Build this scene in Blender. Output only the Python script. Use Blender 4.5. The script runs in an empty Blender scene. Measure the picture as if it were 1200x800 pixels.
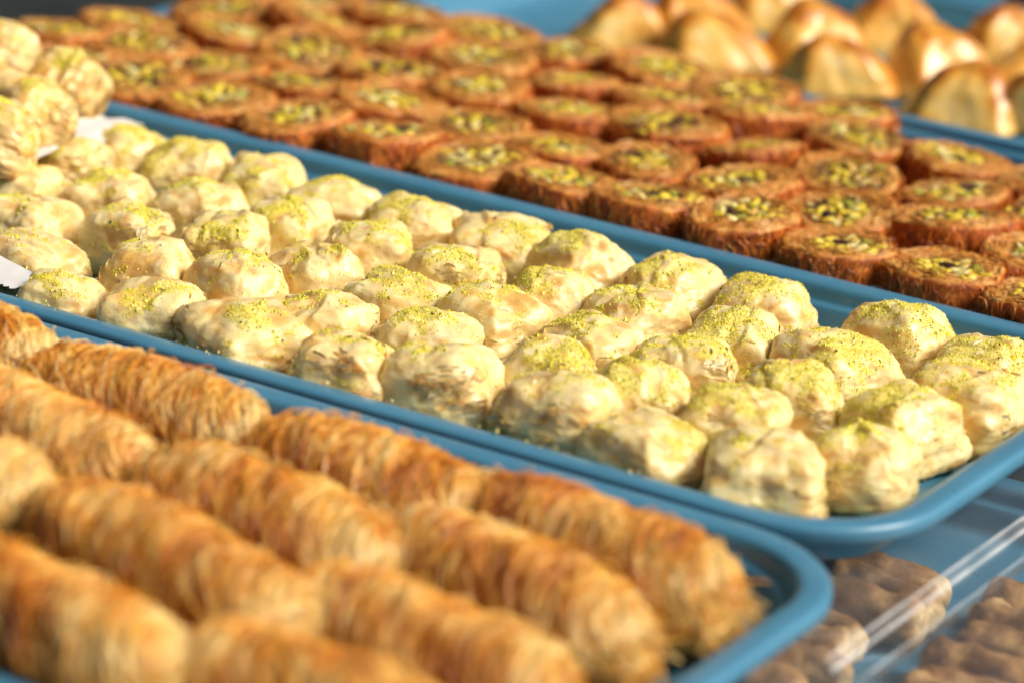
import bpy, math, random
import numpy as np
from mathutils import Matrix, Vector

# ------------------------------------------------------------------ camera, world, sun, exposure
scene = bpy.context.scene
CM = 0.01
cam_data = bpy.data.cameras.new('camera')
cam = bpy.data.objects.new('camera', cam_data)
scene.collection.objects.link(cam)
ROT = Matrix(((0.85072569, -0.22725513, 0.47394189),
              (0.52097316, 0.24507200, -0.81763480),
              (0.06966182, 0.94249393, 0.32688288)))
cam.matrix_world = Matrix.Translation((0.6635186, -1.1446887, 0.4576360)) @ ROT.to_4x4()
cam_data.sensor_width = 36.0
cam_data.lens = 120.0
cam_data.clip_start = 0.02
cam_data.clip_end = 50.0
cam_data.dof.use_dof = True
cam_data.dof.focus_distance = 1.425
cam_data.dof.aperture_fstop = 5.6
cam_data.dof.aperture_blades = 0
scene.camera = cam

SUN_AZ = math.atan2(0.95, 0.26)          # towards the sun, measured from +Y to +X
SUN_EL = math.radians(41)
world = bpy.data.worlds.new('World')
scene.world = world
world.use_nodes = True
wn = world.node_tree
sky = wn.nodes.new('ShaderNodeTexSky')
sky.sky_type = 'NISHITA'
sky.sun_disc = False
sky.sun_elevation = SUN_EL
sky.sun_rotation = SUN_AZ
sky.air_density = 0.15
sky.dust_density = 7.0
sky.ozone_density = 0.2
wn.links.new(sky.outputs[0], wn.nodes['Background'].inputs['Color'])
wn.nodes['Background'].inputs['Strength'].default_value = 0.08

sun_data = bpy.data.lights.new('sun', 'SUN')
sun_data.energy = 3.7
sun_data.angle = math.radians(26)
sun_data.color = (1.0, 0.93, 0.81)
sun = bpy.data.objects.new('sun', sun_data)
scene.collection.objects.link(sun)
to_sun = Vector((math.sin(SUN_AZ) * math.cos(SUN_EL), math.cos(SUN_AZ) * math.cos(SUN_EL), math.sin(SUN_EL)))
sun.rotation_euler = to_sun.to_track_quat('Z', 'Y').to_euler()
sun.location = to_sun * 3

scene.view_settings.view_transform = 'Standard'
scene.view_settings.look = 'None'
scene.view_settings.exposure = 0.10
scene.view_settings.gamma = 1.0

rng = np.random.default_rng(11)
random.seed(5)

# ------------------------------------------------------------------ noise
_perm = np.random.default_rng(3).permutation(256)
_perm = np.concatenate([_perm, _perm, _perm])
_g = np.random.default_rng(4).normal(size=(256, 3))
_g /= np.linalg.norm(_g, axis=1)[:, None]


def pn(p):
    p = np.asarray(p, float)
    i = np.floor(p).astype(int)
    f = p - i
    i &= 255
    w = f * f * f * (f * (f * 6 - 15) + 10)
    out = 0
    for a in (0, 1):
        for b in (0, 1):
            for c in (0, 1):
                h = _perm[_perm[_perm[i[..., 0] + a] + i[..., 1] + b] + i[..., 2] + c]
                d = (_g[h] * (f - np.array([a, b, c]))).sum(-1)
                out = out + d * (w[..., 0] if a else 1 - w[..., 0]) * (w[..., 1] if b else 1 - w[..., 1]) * (w[..., 2] if c else 1 - w[..., 2])
    return out * 1.5


def fbm(p, o=3):
    s, a = 0, 1.0
    for k in range(o):
        s = s + a * pn(p * (2.03 ** k) + 17.3 * k)
        a *= 0.5
    return s


def ridge(p):
    return 1 - np.abs(pn(p)) * 2


def smooth(x, a, b):
    t = np.clip((x - a) / (b - a), 0, 1)
    return t * t * (3 - 2 * t)


# ------------------------------------------------------------------ mesh helpers (input in centimetres)
def mesh_np(name, v, f, attrs=None, cols=None, smooth_shade=True):
    """v (N,3) cm, f list of equal-length face arrays or one array"""
    fs = f if isinstance(f, list) else [f]
    me = bpy.data.meshes.new(name)
    me.vertices.add(len(v))
    me.vertices.foreach_set('co', (np.asarray(v, np.float32) * CM).ravel())
    nl = sum(a.size for a in fs)
    npoly = sum(len(a) for a in fs)
    me.loops.add(nl)
    me.polygons.add(npoly)
    me.loops.foreach_set('vertex_index', np.concatenate([a.ravel() for a in fs]).astype(np.int32))
    tot = np.concatenate([np.full(len(a), a.shape[1]) for a in fs]).astype(np.int32)
    start = np.concatenate([[0], np.cumsum(tot)[:-1]]).astype(np.int32)
    me.polygons.foreach_set('loop_start', start)
    me.polygons.foreach_set('use_smooth', np.full(npoly, smooth_shade))
    me.update(calc_edges=True)
    for k, a in (attrs or {}).items():
        at = me.attributes.new(k, 'FLOAT', 'POINT')
        at.data.foreach_set('value', np.asarray(a, np.float32))
    for k, a in (cols or {}).items():
        at = me.attributes.new(k, 'FLOAT_COLOR', 'POINT')
        c4 = np.ones((len(v), 4), np.float32)
        c4[:, :3] = a
        at.data.foreach_set('color', c4.ravel())
    me.validate()
    return me


def link(name, me, mat=None, parent=None):
    if mat is not None and len(me.materials) == 0:
        me.materials.append(mat)
    o = bpy.data.objects.new(name, me)
    scene.collection.objects.link(o)
    if parent is not None:
        o.parent = parent
    return o


def empty(name, loc, rot=(0, 0, 0), scale=(1, 1, 1)):
    o = bpy.data.objects.new(name, None)
    o.empty_display_size = 0.01
    scene.collection.objects.link(o)
    o.location = Vector(loc) * CM
    o.rotation_euler = rot
    o.scale = scale
    return o


def tag(o, label, cat, group=None):
    o['label'] = label
    o['category'] = cat
    if group:
        o['group'] = group
    return o


def grid_faces(nu, nv, wrap_v=False, off=0):
    i = np.arange(nu - 1)[:, None]
    j = np.arange(nv if wrap_v else nv - 1)[None, :]
    j2 = (j + 1) % nv
    if wrap_v:
        q = np.stack([i * nv + j, i * nv + j2, (i + 1) * nv + j2, (i + 1) * nv + j], -1)
    else:
        q = np.stack([i * nv + j, (i + 1) * nv + j, (i + 1) * nv + j2, i * nv + j2], -1)
    return q.reshape(-1, 4) + off


def tubes(P, rad, sides=3):
    """P (S,K,3) polylines, rad (S,K) -> verts, quads, strand index per vertex"""
    S, K, _ = P.shape
    T = np.gradient(P, axis=1)
    T /= np.linalg.norm(T, axis=2, keepdims=True) + 1e-9
    ref = np.where(np.abs(T[..., 2:3]) > 0.9, np.array([1., 0, 0]), np.array([0, 0, 1.]))
    N = np.cross(T, ref)
    N /= np.linalg.norm(N, axis=2, keepdims=True) + 1e-9
    Bn = np.cross(T, N)
    a = np.arange(sides) * 2 * math.pi / sides
    V = P[:, :, None, :] + rad[:, :, None, None] * (np.cos(a)[None, None, :, None] * N[:, :, None, :] + np.sin(a)[None, None, :, None] * Bn[:, :, None, :])
    base = grid_faces(K, sides, True)
    F = (base[None] + (np.arange(S) * K * sides)[:, None, None]).reshape(-1, 4)
    idx = np.repeat(np.arange(S), K * sides)
    return V.reshape(-1, 3), F, idx


def cube_sphere(n):
    t = np.tan(np.linspace(-math.pi / 4, math.pi / 4, n + 1))
    A, Bq = np.meshgrid(t, t, indexing='ij')
    one = np.ones_like(A)
    faces, verts = [], []
    for k, (x, y, z) in enumerate([(one, A, Bq), (-one, Bq, A), (Bq, one, A), (A, -one, Bq), (A, Bq, one), (Bq, A, -one)]):
        verts.append(np.stack([x, y, z], -1).reshape(-1, 3))
        faces.append(grid_faces(n + 1, n + 1, False, k * (n + 1) ** 2))
    v = np.concatenate(verts)
    f = np.concatenate(faces)
    v /= np.linalg.norm(v, axis=1)[:, None]
    key = np.round(v, 5)
    u, first, inv = np.unique(key, axis=0, return_index=True, return_inverse=True)
    return v[first], inv.ravel()[f]


# ------------------------------------------------------------------ materials
def new_mat(name):
    m = bpy.data.materials.new(name)
    m.use_nodes = True
    nt = m.node_tree
    b = nt.nodes['Principled BSDF']
    return m, nt, b


def N(nt, kind, **kw):
    n = nt.nodes.new(kind)
    for k, v in kw.items():
        setattr(n, k, v)
    return n


def noise(nt, scale, detail=4, rough=0.55, vec=None):
    n = N(nt, 'ShaderNodeTexNoise')
    n.inputs['Scale'].default_value = scale
    n.inputs['Detail'].default_value = detail
    n.inputs['Roughness'].default_value = rough
    if vec is not None:
        nt.links.new(vec, n.inputs['Vector'])
    return n.outputs['Fac']


def ramp(nt, fac, stops):
    r = N(nt, 'ShaderNodeValToRGB')
    el = r.color_ramp.elements
    while len(el) < len(stops):
        el.new(0.5)
    for e, (p, c) in zip(el, stops):
        e.position = p
        e.color = (*c, 1) if len(c) == 3 else c
    nt.links.new(fac, r.inputs['Fac'])
    return r.outputs['Color']


def mixc(nt, fac, a, b, mode='MIX'):
    m = N(nt, 'ShaderNodeMix', data_type='RGBA', blend_type=mode)
    for sock, val in ((m.inputs['Factor'], fac), (m.inputs['A'], a), (m.inputs['B'], b)):
        if hasattr(val, 'is_output') or isinstance(val, bpy.types.NodeSocket):
            nt.links.new(val, sock)
        elif isinstance(val, (int, float)):
            sock.default_value = val
        else:
            sock.default_value = (*val, 1)
    # sockets by type: RGBA variants
    return m.outputs['Result']


def mix_rgba(nt, fac, a, b, mode='MIX'):
    m = N(nt, 'ShaderNodeMix', data_type='RGBA', blend_type=mode)
    ins = {'f': m.inputs[0], 'a': m.inputs[6], 'b': m.inputs[7]}
    for k, val in (('f', fac), ('a', a), ('b', b)):
        if isinstance(val, bpy.types.NodeSocket):
            nt.links.new(val, ins[k])
        elif isinstance(val, (int, float)):
            ins[k].default_value = val
        else:
            ins[k].default_value = (*val, 1)
    return m.outputs[2]


def attr(nt, name):
    a = N(nt, 'ShaderNodeAttribute', attribute_name=name)
    return a


def bump(nt, b, height, strength, dist):
    n = N(nt, 'ShaderNodeBump')
    n.inputs['Strength'].default_value = strength
    n.inputs['Distance'].default_value = dist
    nt.links.new(height, n.inputs['Height'])
    nt.links.new(n.outputs['Normal'], b.inputs['Normal'])


def objcoord(nt):
    """object coordinates shifted by a per-object random offset"""
    t = N(nt, 'ShaderNodeTexCoord')
    oi = N(nt, 'ShaderNodeObjectInfo')
    mul = N(nt, 'ShaderNodeMath', operation='MULTIPLY')
    mul.inputs[1].default_value = 7.0
    nt.links.new(oi.outputs['Random'], mul.inputs[0])
    add = N(nt, 'ShaderNodeVectorMath', operation='ADD')
    nt.links.new(t.outputs['Object'], add.inputs[0])
    nt.links.new(mul.outputs[0], add.inputs[1])
    return add.outputs[0]


def sss(b, w, scale, radius=(1.0, 0.6, 0.25)):
    b.inputs['Subsurface Weight'].default_value = w
    b.inputs['Subsurface Scale'].default_value = scale
    b.inputs['Subsurface Radius'].default_value = radius


# blue glazed plastic
M_TRAY, nt, b = new_mat('blue_tray_plastic')
tc = N(nt, 'ShaderNodeTexCoord').outputs['Object']
n1 = noise(nt, 9, 5, 0.6, tc)
col = ramp(nt, n1, [(0.30, (0.050, 0.190, 0.315)), (0.72, (0.078, 0.258, 0.400))])
mp = N(nt, 'ShaderNodeMapping')
mp.inputs['Scale'].default_value = (12, 260, 260)
mp.inputs['Rotation'].default_value = (0, 0, 0.2)
nt.links.new(tc, mp.inputs['Vector'])
scr = ramp(nt, noise(nt, 1.0, 3, 0.6, mp.outputs[0]), [(0.64, (0, 0, 0)), (0.70, (1, 1, 1))])
smg = ramp(nt, noise(nt, 22, 5, 0.7, tc), [(0.55, (0, 0, 0)), (0.75, (1, 1, 1))])
wear = mix_rgba(nt, 0.5, scr, smg)
wf_ = N(nt, 'ShaderNodeMath', operation='MULTIPLY')
wf_.inputs[1].default_value = 0.28
nt.links.new(wear, wf_.inputs[0])
col = mix_rgba(nt, wf_.outputs[0], col, (0.28, 0.42, 0.50))
nt.links.new(col, b.inputs['Base Color'])
n2 = noise(nt, 60, 6, 0.7, tc)
rr = N(nt, 'ShaderNodeMapRange')
rr.inputs['To Min'].default_value = 0.18
rr.inputs['To Max'].default_value = 0.44
nt.links.new(n2, rr.inputs['Value'])
nt.links.new(rr.outputs[0], b.inputs['Roughness'])
b.inputs['Coat Weight'].default_value = 0.15
b.inputs['Coat Roughness'].default_value = 0.25
bump(nt, b, noise(nt, 420, 4, 0.6, tc), 0.10, 0.0006)

# phyllo
M_PHYLLO, nt, b = new_mat('syrup_soaked_phyllo')
oc = objcoord(nt)
amber = attr(nt, 'amber').outputs['Fac']
dust = attr(nt, 'dust').outputs['Fac']
ncol = noise(nt, 110, 5, 0.6, oc)
cream = ramp(nt, ncol, [(0.25, (0.85, 0.63, 0.23)), (0.52, (0.89, 0.74, 0.37)), (0.78, (0.93, 0.83, 0.54))])
c1 = mix_rgba(nt, amber, cream, (0.70, 0.36, 0.055))
dn = noise(nt, 1500, 3, 0.6, oc)
dcol = ramp(nt, dn, [(0.30, (0.60, 0.55, 0.03)), (0.50, (0.84, 0.73, 0.07)), (0.72, (0.90, 0.80, 0.20))])
c2 = mix_rgba(nt, dust, c1, dcol)
nt.links.new(c2, b.inputs['Base Color'])
rg = N(nt, 'ShaderNodeMapRange')
rg.inputs['To Min'].default_value = 0.36
rg.inputs['To Max'].default_value = 0.85
nt.links.new(dust, rg.inputs['Value'])
nt.links.new(rg.outputs[0], b.inputs['Roughness'])
sss(b, 0.5, 0.005, (1.0, 0.58, 0.16))
b.inputs['Coat Weight'].default_value = 0.22
b.inputs['Coat Roughness'].default_value = 0.14
add = N(nt, 'ShaderNodeMath', operation='MULTIPLY_ADD')
nt.links.new(dn, add.inputs[0])
nt.links.new(dust, add.inputs[1])
nt.links.new(noise(nt, 380, 6, 0.65, oc), add.inputs[2])
bump(nt, b, add.outputs[0], 0.45, 0.0011)

# coloured-by-attribute crumb
def attr_mat(name, rough, sw=0.0, sc=0.001, coat=0.0, vary=None):
    m, nt, b = new_mat(name)
    c = attr(nt, 'col').outputs['Color']
    if vary:
        oc = objcoord(nt)
        f = noise(nt, vary[0], 5, 0.65, oc)
        k = ramp(nt, f, [(0.30, (vary[1],) * 3), (0.70, (vary[2],) * 3)])
        c = mix_rgba(nt, 1.0, c, k, 'MULTIPLY')
        bump(nt, b, f, vary[3], vary[4])
    nt.links.new(c, b.inputs['Base Color'])
    b.inputs['Roughness'].default_value = rough
    b.inputs['Coat Weight'].default_value = coat
    b.inputs['Coat Roughness'].default_value = 0.2
    if sw:
        sss(b, sw, sc, (1.0, 0.5, 0.18))
    return m


M_DUST = attr_mat('ground_pistachio', 0.8)
M_STRAND = attr_mat('toasted_pastry_strand', 0.32, 0, 0, 0.4)
M_CORE = attr_mat('toasted_pastry_core', 0.5, 0.0, 0.003, 0.1, (420, 0.55, 1.1, 0.6, 0.0015))
M_DISC = attr_mat('cut_shredded_pastry', 0.45, 0.0, 0.002, 0.12, (520, 0.6, 1.3, 0.8, 0.0014))
M_SAM = attr_mat('baked_triangle_crust', 0.34, 0.12, 0.003, 0.35, (160, 0.85, 1.08, 0.3, 0.001))
M_LOG = attr_mat('baked_finger_crust', 0.55, 0, 0, 0, (300, 0.6, 1.15, 0.5, 0.0012))

M_NUT = []
for nm, c in (('pistachio_yellow', (0.72, 0.55, 0.045)), ('pistachio_green', (0.36, 0.38, 0.045)),
              ('pistachio_pale', (0.72, 0.62, 0.22)), ('pistachio_skin', (0.060, 0.022, 0.014)), ('pistachio_golden', (0.58, 0.36, 0.06))):
    m, nt, b = new_mat(nm)
    oc = objcoord(nt)
    k = ramp(nt, noise(nt, 350, 3, 0.6, oc), [(0.3, tuple(x * 0.65 for x in c)), (0.7, tuple(min(1, x * 1.2) for x in c))])
    nt.links.new(k, b.inputs['Base Color'])
    b.inputs['Roughness'].default_value = 0.36
    M_NUT.append(m)

M_PAPER, nt, b = new_mat('white_greaseproof_paper')
tc = N(nt, 'ShaderNodeTexCoord').outputs['Object']
k = ramp(nt, noise(nt, 60, 4, 0.6, tc), [(0.3, (0.66, 0.66, 0.66)), (0.7, (0.80, 0.80, 0.80))])
nt.links.new(k, b.inputs['Base Color'])
b.inputs['Roughness'].default_value = 0.6
b.inputs['Transmission Weight'].default_value = 0.0

M_COUNTER, nt, b = new_mat('dark_counter')
tc = N(nt, 'ShaderNodeTexCoord').outputs['Object']
k = ramp(nt, noise(nt, 14, 5, 0.6, tc), [(0.3, (0.018, 0.024, 0.021)), (0.7, (0.034, 0.042, 0.036))])
nt.links.new(k, b.inputs['Base Color'])
b.inputs['Roughness'].default_value = 0.42

# thin clear plastic: clear sheet with Fresnel sheen; haze and edge glints painted as diffuse
M_CLEAR = bpy.data.materials.new('clear_plastic')
M_CLEAR.use_nodes = True
nt = M_CLEAR.node_tree
nt.nodes.clear()
out = N(nt, 'ShaderNodeOutputMaterial')
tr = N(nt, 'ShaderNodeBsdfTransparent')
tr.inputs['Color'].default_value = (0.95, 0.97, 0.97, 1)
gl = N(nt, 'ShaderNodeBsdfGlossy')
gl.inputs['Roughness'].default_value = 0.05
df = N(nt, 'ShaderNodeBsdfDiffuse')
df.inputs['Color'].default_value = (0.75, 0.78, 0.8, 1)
lw = N(nt, 'ShaderNodeLayerWeight')
lw.inputs['Blend'].default_value = 0.5
pw = N(nt, 'ShaderNodeMath', operation='POWER')
pw.inputs[1].default_value = 4.5
nt.links.new(lw.outputs['Facing'], pw.inputs[0])
fr = N(nt, 'ShaderNodeMath', operation='MULTIPLY_ADD')
fr.inputs[1].default_value = 0.9
fr.inputs[2].default_value = 0.05
nt.links.new(pw.outputs[0], fr.inputs[0])
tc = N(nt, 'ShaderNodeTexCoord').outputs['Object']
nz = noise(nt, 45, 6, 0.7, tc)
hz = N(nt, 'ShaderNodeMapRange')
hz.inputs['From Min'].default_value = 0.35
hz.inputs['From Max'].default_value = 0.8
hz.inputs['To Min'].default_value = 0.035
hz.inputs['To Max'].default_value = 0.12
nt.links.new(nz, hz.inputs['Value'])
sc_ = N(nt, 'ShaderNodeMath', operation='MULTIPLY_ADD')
nt.links.new(attr(nt, 'edge_glint').outputs['Fac'], sc_.inputs[0])
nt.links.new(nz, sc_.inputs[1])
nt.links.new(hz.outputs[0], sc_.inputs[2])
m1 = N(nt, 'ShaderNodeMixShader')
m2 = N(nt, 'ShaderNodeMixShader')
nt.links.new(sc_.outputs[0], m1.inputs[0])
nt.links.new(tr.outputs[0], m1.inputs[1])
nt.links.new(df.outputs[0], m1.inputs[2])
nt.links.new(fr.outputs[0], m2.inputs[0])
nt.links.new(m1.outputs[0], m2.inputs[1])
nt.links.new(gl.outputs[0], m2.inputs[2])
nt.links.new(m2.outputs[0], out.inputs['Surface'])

# ------------------------------------------------------------------ the setting: counter
def box_mesh(name, x0, x1, y0, y1, z0, z1):
    v = np.array([[x, y, z] for x in (x0, x1) for y in (y0, y1) for z in (z0, z1)], float)
    f = np.array([[0, 1, 3, 2], [4, 6, 7, 5], [0, 4, 5, 1], [2, 3, 7, 6], [0, 2, 6, 4], [1, 5, 7, 3]])
    return mesh_np(name, v, f, smooth_shade=False)


o = link('counter', box_mesh('counter', -160, 110, 16.2, 190, -12, -2.66), M_COUNTER)
o['kind'] = 'structure'
o = link('lower_shelf', box_mesh('lower_shelf', -160, 110, -110, 16.0, -14, -8.1), M_COUNTER)
o['kind'] = 'structure'

# ------------------------------------------------------------------ trays
TL, TW, RC = 68.6, 28.0, 5.6           # outer length, outer width, corner radius (cm)


def rrect(d, n=14):
    """rounded rectangle at inset d from the outer edge"""
    r = max(RC - d, 0.4)
    hx, hy = TL / 2 - d, TW / 2 - d
    pts = []
    for (sx, sy, a0) in ((1, 1, 0), (-1, 1, 90), (-1, -1, 180), (1, -1, 270)):
        for k in range(n + 1):
            a = math.radians(a0 + 90 * k / n)
            pts.append((sx * (hx - r) + r * math.cos(a), sy * (hy - r) + r * math.sin(a)))
    return pts


PROFILE = [(2.9, -2.19), (2.2, -2.17), (1.98, -2.05), (1.62, -1.2), (1.30, -0.55), (1.16, -0.26), (0.9, -0.19), (0.3, -0.19), (0.17, -0.28),
           (0.15, -0.60), (0.08, -0.64), (0.0, -0.58), (0.0, -0.22), (0.03, -0.10), (0.12, -0.02), (0.28, 0.02), (0.9, 0.0), (1.12, -0.05), (1.26, -0.18), (1.36, -0.42),
           (1.43, -0.66), (1.50, -0.74), (1.76, -0.80), (1.86, -0.88), (1.98, -1.15), (2.22, -1.72), (2.36, -1.90), (2.62, -1.99), (3.0, -2.0)]


def tray_mesh():
    rings = []
    for d, z in PROFILE:
        rings.append([(x, y, z) for x, y in rrect(d)])
    v = np.array(rings).reshape(-1, 3)
    n = len(rings[0])
    f = grid_faces(len(rings), n, True)
    k = len(v)
    v = np.vstack([v, [[0, 0, -2.19], [0, 0, -2.0]]])
    j = np.arange(n)
    cap0 = np.stack([np.full(n, k), (j + 1) % n, j], 1)
    l0 = (len(rings) - 1) * n
    cap1 = np.stack([np.full(n, k + 1), l0 + j, l0 + (j + 1) % n], 1)
    # gentle warp so that the rim lines are not ruler-straight
    v[:, 2] += 0.05 * np.sin(v[:, 0] * 0.11) + 0.03 * np.sin(v[:, 1] * 0.3 + v[:, 0] * 0.05)
    v[:, 1] += 0.06 * np.sin(v[:, 0] * 0.09 + 1) * (v[:, 1] / (TW / 2))
    return mesh_np('tray', v, [f, cap0, cap1])


TRAY = tray_mesh()
XC = 21.55 - TL / 2
tray_specs = [
    ((XC + 0.75, -24.95, 0.0), 'blue plastic tray in the foreground holding long shredded-pastry rolls'),
    ((XC + 0.0, 3.45, 0.0), 'blue plastic tray in the middle holding pistachio-dusted phyllo parcels'),
    ((XC + 1.8, 31.1, -0.45), 'blue plastic tray behind the parcels, filled with round pistachio-centred slices'),
    ((XC + 10.0, 58.3, -0.05), 'blue plastic tray at the back right holding golden triangular pastries'),
    ((XC + 9.0, 86.6, -0.05), 'blue plastic tray at the top right corner behind the triangular pastries'),
]
for loc, lab in tray_specs:
    t = link('serving_tray', TRAY, M_TRAY)
    t.location = Vector(loc) * CM
    tag(t, lab, 'tray', 'blue serving trays')
t = link('serving_tray', TRAY, M_TRAY)
t.location = Vector((-5.2, 0.6, -5.9)) * CM
tag(t, 'blue tray underneath the clear plastic lid at the lower right', 'tray', 'blue serving trays')

# ------------------------------------------------------------------ phyllo parcels
CSV, CSF = cube_sphere(34)
OCT = np.array([[1, 0, 0], [-1, 0, 0], [0, 1, 0], [0, -1, 0], [0, 0, 1], [0, 0, -1]], float)
OCTF = np.array([[0, 2, 4], [2, 1, 4], [1, 3, 4], [3, 0, 4], [2, 0, 5], [1, 2, 5], [3, 1, 5], [0, 3, 5]])
TET = np.array([[1.2, 0, -.5], [-.6, 1.0, -.5], [-.6, -1.0, -.5], [0, 0, 1.2]])
TETF = np.array([[0, 1, 3], [1, 2, 3], [2, 0, 3], [1, 0, 2]])


def normals_of(v, f):
    a, b_, c, d = v[f[:, 0]], v[f[:, 1]], v[f[:, 2]], v[f[:, 3]]
    fn = np.cross(c - a, d - b_)
    vn = np.zeros_like(v)
    for k in range(4):
        np.add.at(vn, f[:, k], fn)
    return vn / (np.linalg.norm(vn, axis=1)[:, None] + 1e-9)


def parcel(loc, w, d, h, rz, dustiness, seed, tilt=(0, 0), dust_dir=(-0.35, 0.1), tan=0.0, nf=110):
    r = np.random.default_rng(seed)
    n = CSV
    k = r.uniform(3.4, 5.2)
    p = n / ((np.abs(n) ** k).sum(1) ** (1 / k))[:, None]
    x, y, z = p.T
    t = (z + 1) / 2
    tp = 1 - r.uniform(0.06, 0.24) * t ** 1.5
    ox, oy = r.uniform(-.25, .25, 2)
    x = x * tp + ox * 0.35 * t
    y = y * tp + oy * 0.35 * t
    up = smooth(z, -0.2, 0.9)
    # crown: cushion or pyramid with an off-centre peak
    rad = np.maximum(np.abs(x - ox), np.abs(y - oy))
    z = z - up * r.uniform(0.06, 0.28) * np.clip(rad, 0, 1) ** 1.3
    # folded flaps: steps and ridges across the top
    for _ in range(r.integers(2, 4)):
        a = r.uniform(0, 2 * math.pi)
        off = r.uniform(-.45, .45)
        wob = 0.18 * pn(np.stack([x * 1.4, y * 1.4, z * 0 + r.uniform(0, 50)], 1))
        dd = x * math.cos(a) + y * math.sin(a) - off + wob
        amp = r.uniform(0.04, 0.10)
        z = z + up * amp * (smooth(dd, -0.04, 0.04) - 0.5) * np.exp(-np.abs(dd) * 1.6)
        z = z + up * r.uniform(-0.03, 0.04) * np.exp(-(dd / 0.12) ** 2)
    q = np.stack([x, y, z], 1)
    s = r.uniform(0, 60, 3)
    # crisp pleats running down over the edge from the crown
    for _ in range(r.integers(2, 5)):
        nrm = r.normal(size=3) * np.array([1, 1, 0.35])
        nrm /= np.linalg.norm(nrm)
        dd = q @ nrm - r.uniform(-.6, .6) + 0.12 * pn(q * 1.7 + r.uniform(0, 50, 3))
        msk = smooth(pn(q * 0.9 + r.uniform(0, 50, 3)), -0.05, 0.30)
        q = q + n * (r.uniform(0.02, 0.045) * np.clip(1 - np.abs(dd) / 0.14, 0, 1) * msk)[:, None]
        q = q - n * (r.uniform(0.005, 0.018) * np.exp(-((dd - 0.13) / 0.06) ** 2) * msk)[:, None]
    big = fbm(q * 1.15 + s, 2)
    q = q + n * (0.14 * big)[:, None]
    wr = ridge(q * np.array([2.2, 2.2, 2.2]) + s + 9)
    q = q + n * (0.028 * np.clip(wr, 0, 1) ** 2 - 0.015)[:, None]
    wr2 = ridge(q * np.array([4.5, 4.5, 3.2]) + s + 21)
    q = q + n * (0.014 * np.clip(wr2, 0, 1) ** 2)[:, None]
    side = 1 - smooth(np.abs(n[:, 2]), 0.35, 0.8)
    lay = pn(np.stack([q[:, 0] * 1.6, q[:, 1] * 1.6, q[:, 2] * 9], 1) + s)
    q = q + n * (side * smooth(-n[:, 2] + 0.25, 0, 0.5) * 0.035 * lay)[:, None]
    q = q + n * (0.010 * fbm(q * 7 + s, 2))[:, None]
    q[:, 2] = np.maximum(q[:, 2], -0.93)
    v = q * np.array([w / 2, d / 2, h / 2])
    v[:, 2] -= v[:, 2].min()
    vn = normals_of(v, CSF)
    if vn[np.argmax(v[:, 2]), 2] < 0:
        vn = -vn
    # dust mask
    dx = x - dust_dir[0]
    dy = y - dust_dir[1]
    dn = fbm(q * 1.9 + s + 40, 3)
    m = 0.95 - np.hypot(dx, dy) * 1.0 + 1.1 * dn + 0.5 * pn(q * 6 + s + 12) + (dustiness - 0.5) * 1.15
    m = smooth(m, 0.20, 1.15) * smooth(vn[:, 2], 0.05, 0.6)
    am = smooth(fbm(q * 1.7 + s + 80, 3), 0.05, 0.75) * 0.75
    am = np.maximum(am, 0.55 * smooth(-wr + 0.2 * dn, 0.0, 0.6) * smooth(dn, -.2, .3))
    am = np.maximum(am, 0.35 * smooth(-big, 0.15, 0.5))  # golden crevice shade painted into the hollows as amber
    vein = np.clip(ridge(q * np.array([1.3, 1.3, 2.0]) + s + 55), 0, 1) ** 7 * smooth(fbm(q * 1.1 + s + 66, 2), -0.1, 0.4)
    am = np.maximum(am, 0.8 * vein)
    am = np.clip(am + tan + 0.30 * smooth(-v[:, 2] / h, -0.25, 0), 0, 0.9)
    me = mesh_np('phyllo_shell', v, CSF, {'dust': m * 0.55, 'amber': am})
    # thin broken layers standing off the sides and folds
    fd = r.uniform(0, 6.28)
    wf = side * smooth(n[:, 0] * math.cos(fd) + n[:, 1] * math.sin(fd), 0.2, 0.8) * smooth(fbm(q * 1.2 + s + 33, 2), -0.15, 0.35) * (v[:, 2] > 0.12 * h) + 0.004
    fi = r.choice(len(v), nf, p=wf / wf.sum())
    fo, fnrm = v[fi], vn[fi]
    tg = np.cross(fnrm, np.array([0, 0, 1.0]) + r.normal(0, 0.25, (nf, 3)))
    tg /= np.linalg.norm(tg, axis=1)[:, None] + 1e-9
    upv = np.cross(tg, fnrm)
    fl, fw_ = r.uniform(0.10, 0.42, nf)[:, None], r.uniform(0.03, 0.13, nf)[:, None]
    outw = fnrm * r.uniform(0.02, 0.10, nf)[:, None]
    a0 = fo - tg * fl - fnrm * 0.03
    a1 = fo + tg * fl - fnrm * 0.03
    b1 = fo + tg * fl * 0.7 + upv * fw_ + outw
    b0 = fo - tg * fl * 0.6 + upv * fw_ * r.uniform(0.4, 1.2, (nf, 1)) + outw
    m0 = fo + outw * 0.35
    m1_ = fo + upv * fw_ * 1.2 + outw * 1.2
    FV = np.stack([a0, m0, a1, b1, m1_, b0], 1).reshape(-1, 3)
    FF = (np.array([[0, 1, 4, 5], [1, 2, 3, 4]])[None] + (np.arange(nf) * 6)[:, None, None]).reshape(-1, 4)
    flakes = mesh_np('flaky_layers', FV, FF, {'dust': np.zeros(nf * 6), 'amber': np.repeat(np.clip(r.normal(0.12 + tan * 0.5, 0.18, nf), 0, 0.8), 6)})
    # dust grains
    wgt = (m ** 1.2 + 0.010 + 0.05 * smooth(dn, 0.1, 0.5)) * smooth(vn[:, 2], -0.3, 0.2)
    ng = int(600 + 2600 * dustiness)
    ids = r.choice(len(v), ng, p=wgt / wgt.sum())
    g0 = v[ids] + r.normal(0, 0.035, (ng, 3)) * (1 - np.abs(vn[ids])) + vn[ids] * 0.006
    gs = np.exp(r.normal(math.log(0.022), 0.45, ng))
    ra_ = r.uniform(0, 6.28, ng)
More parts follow.
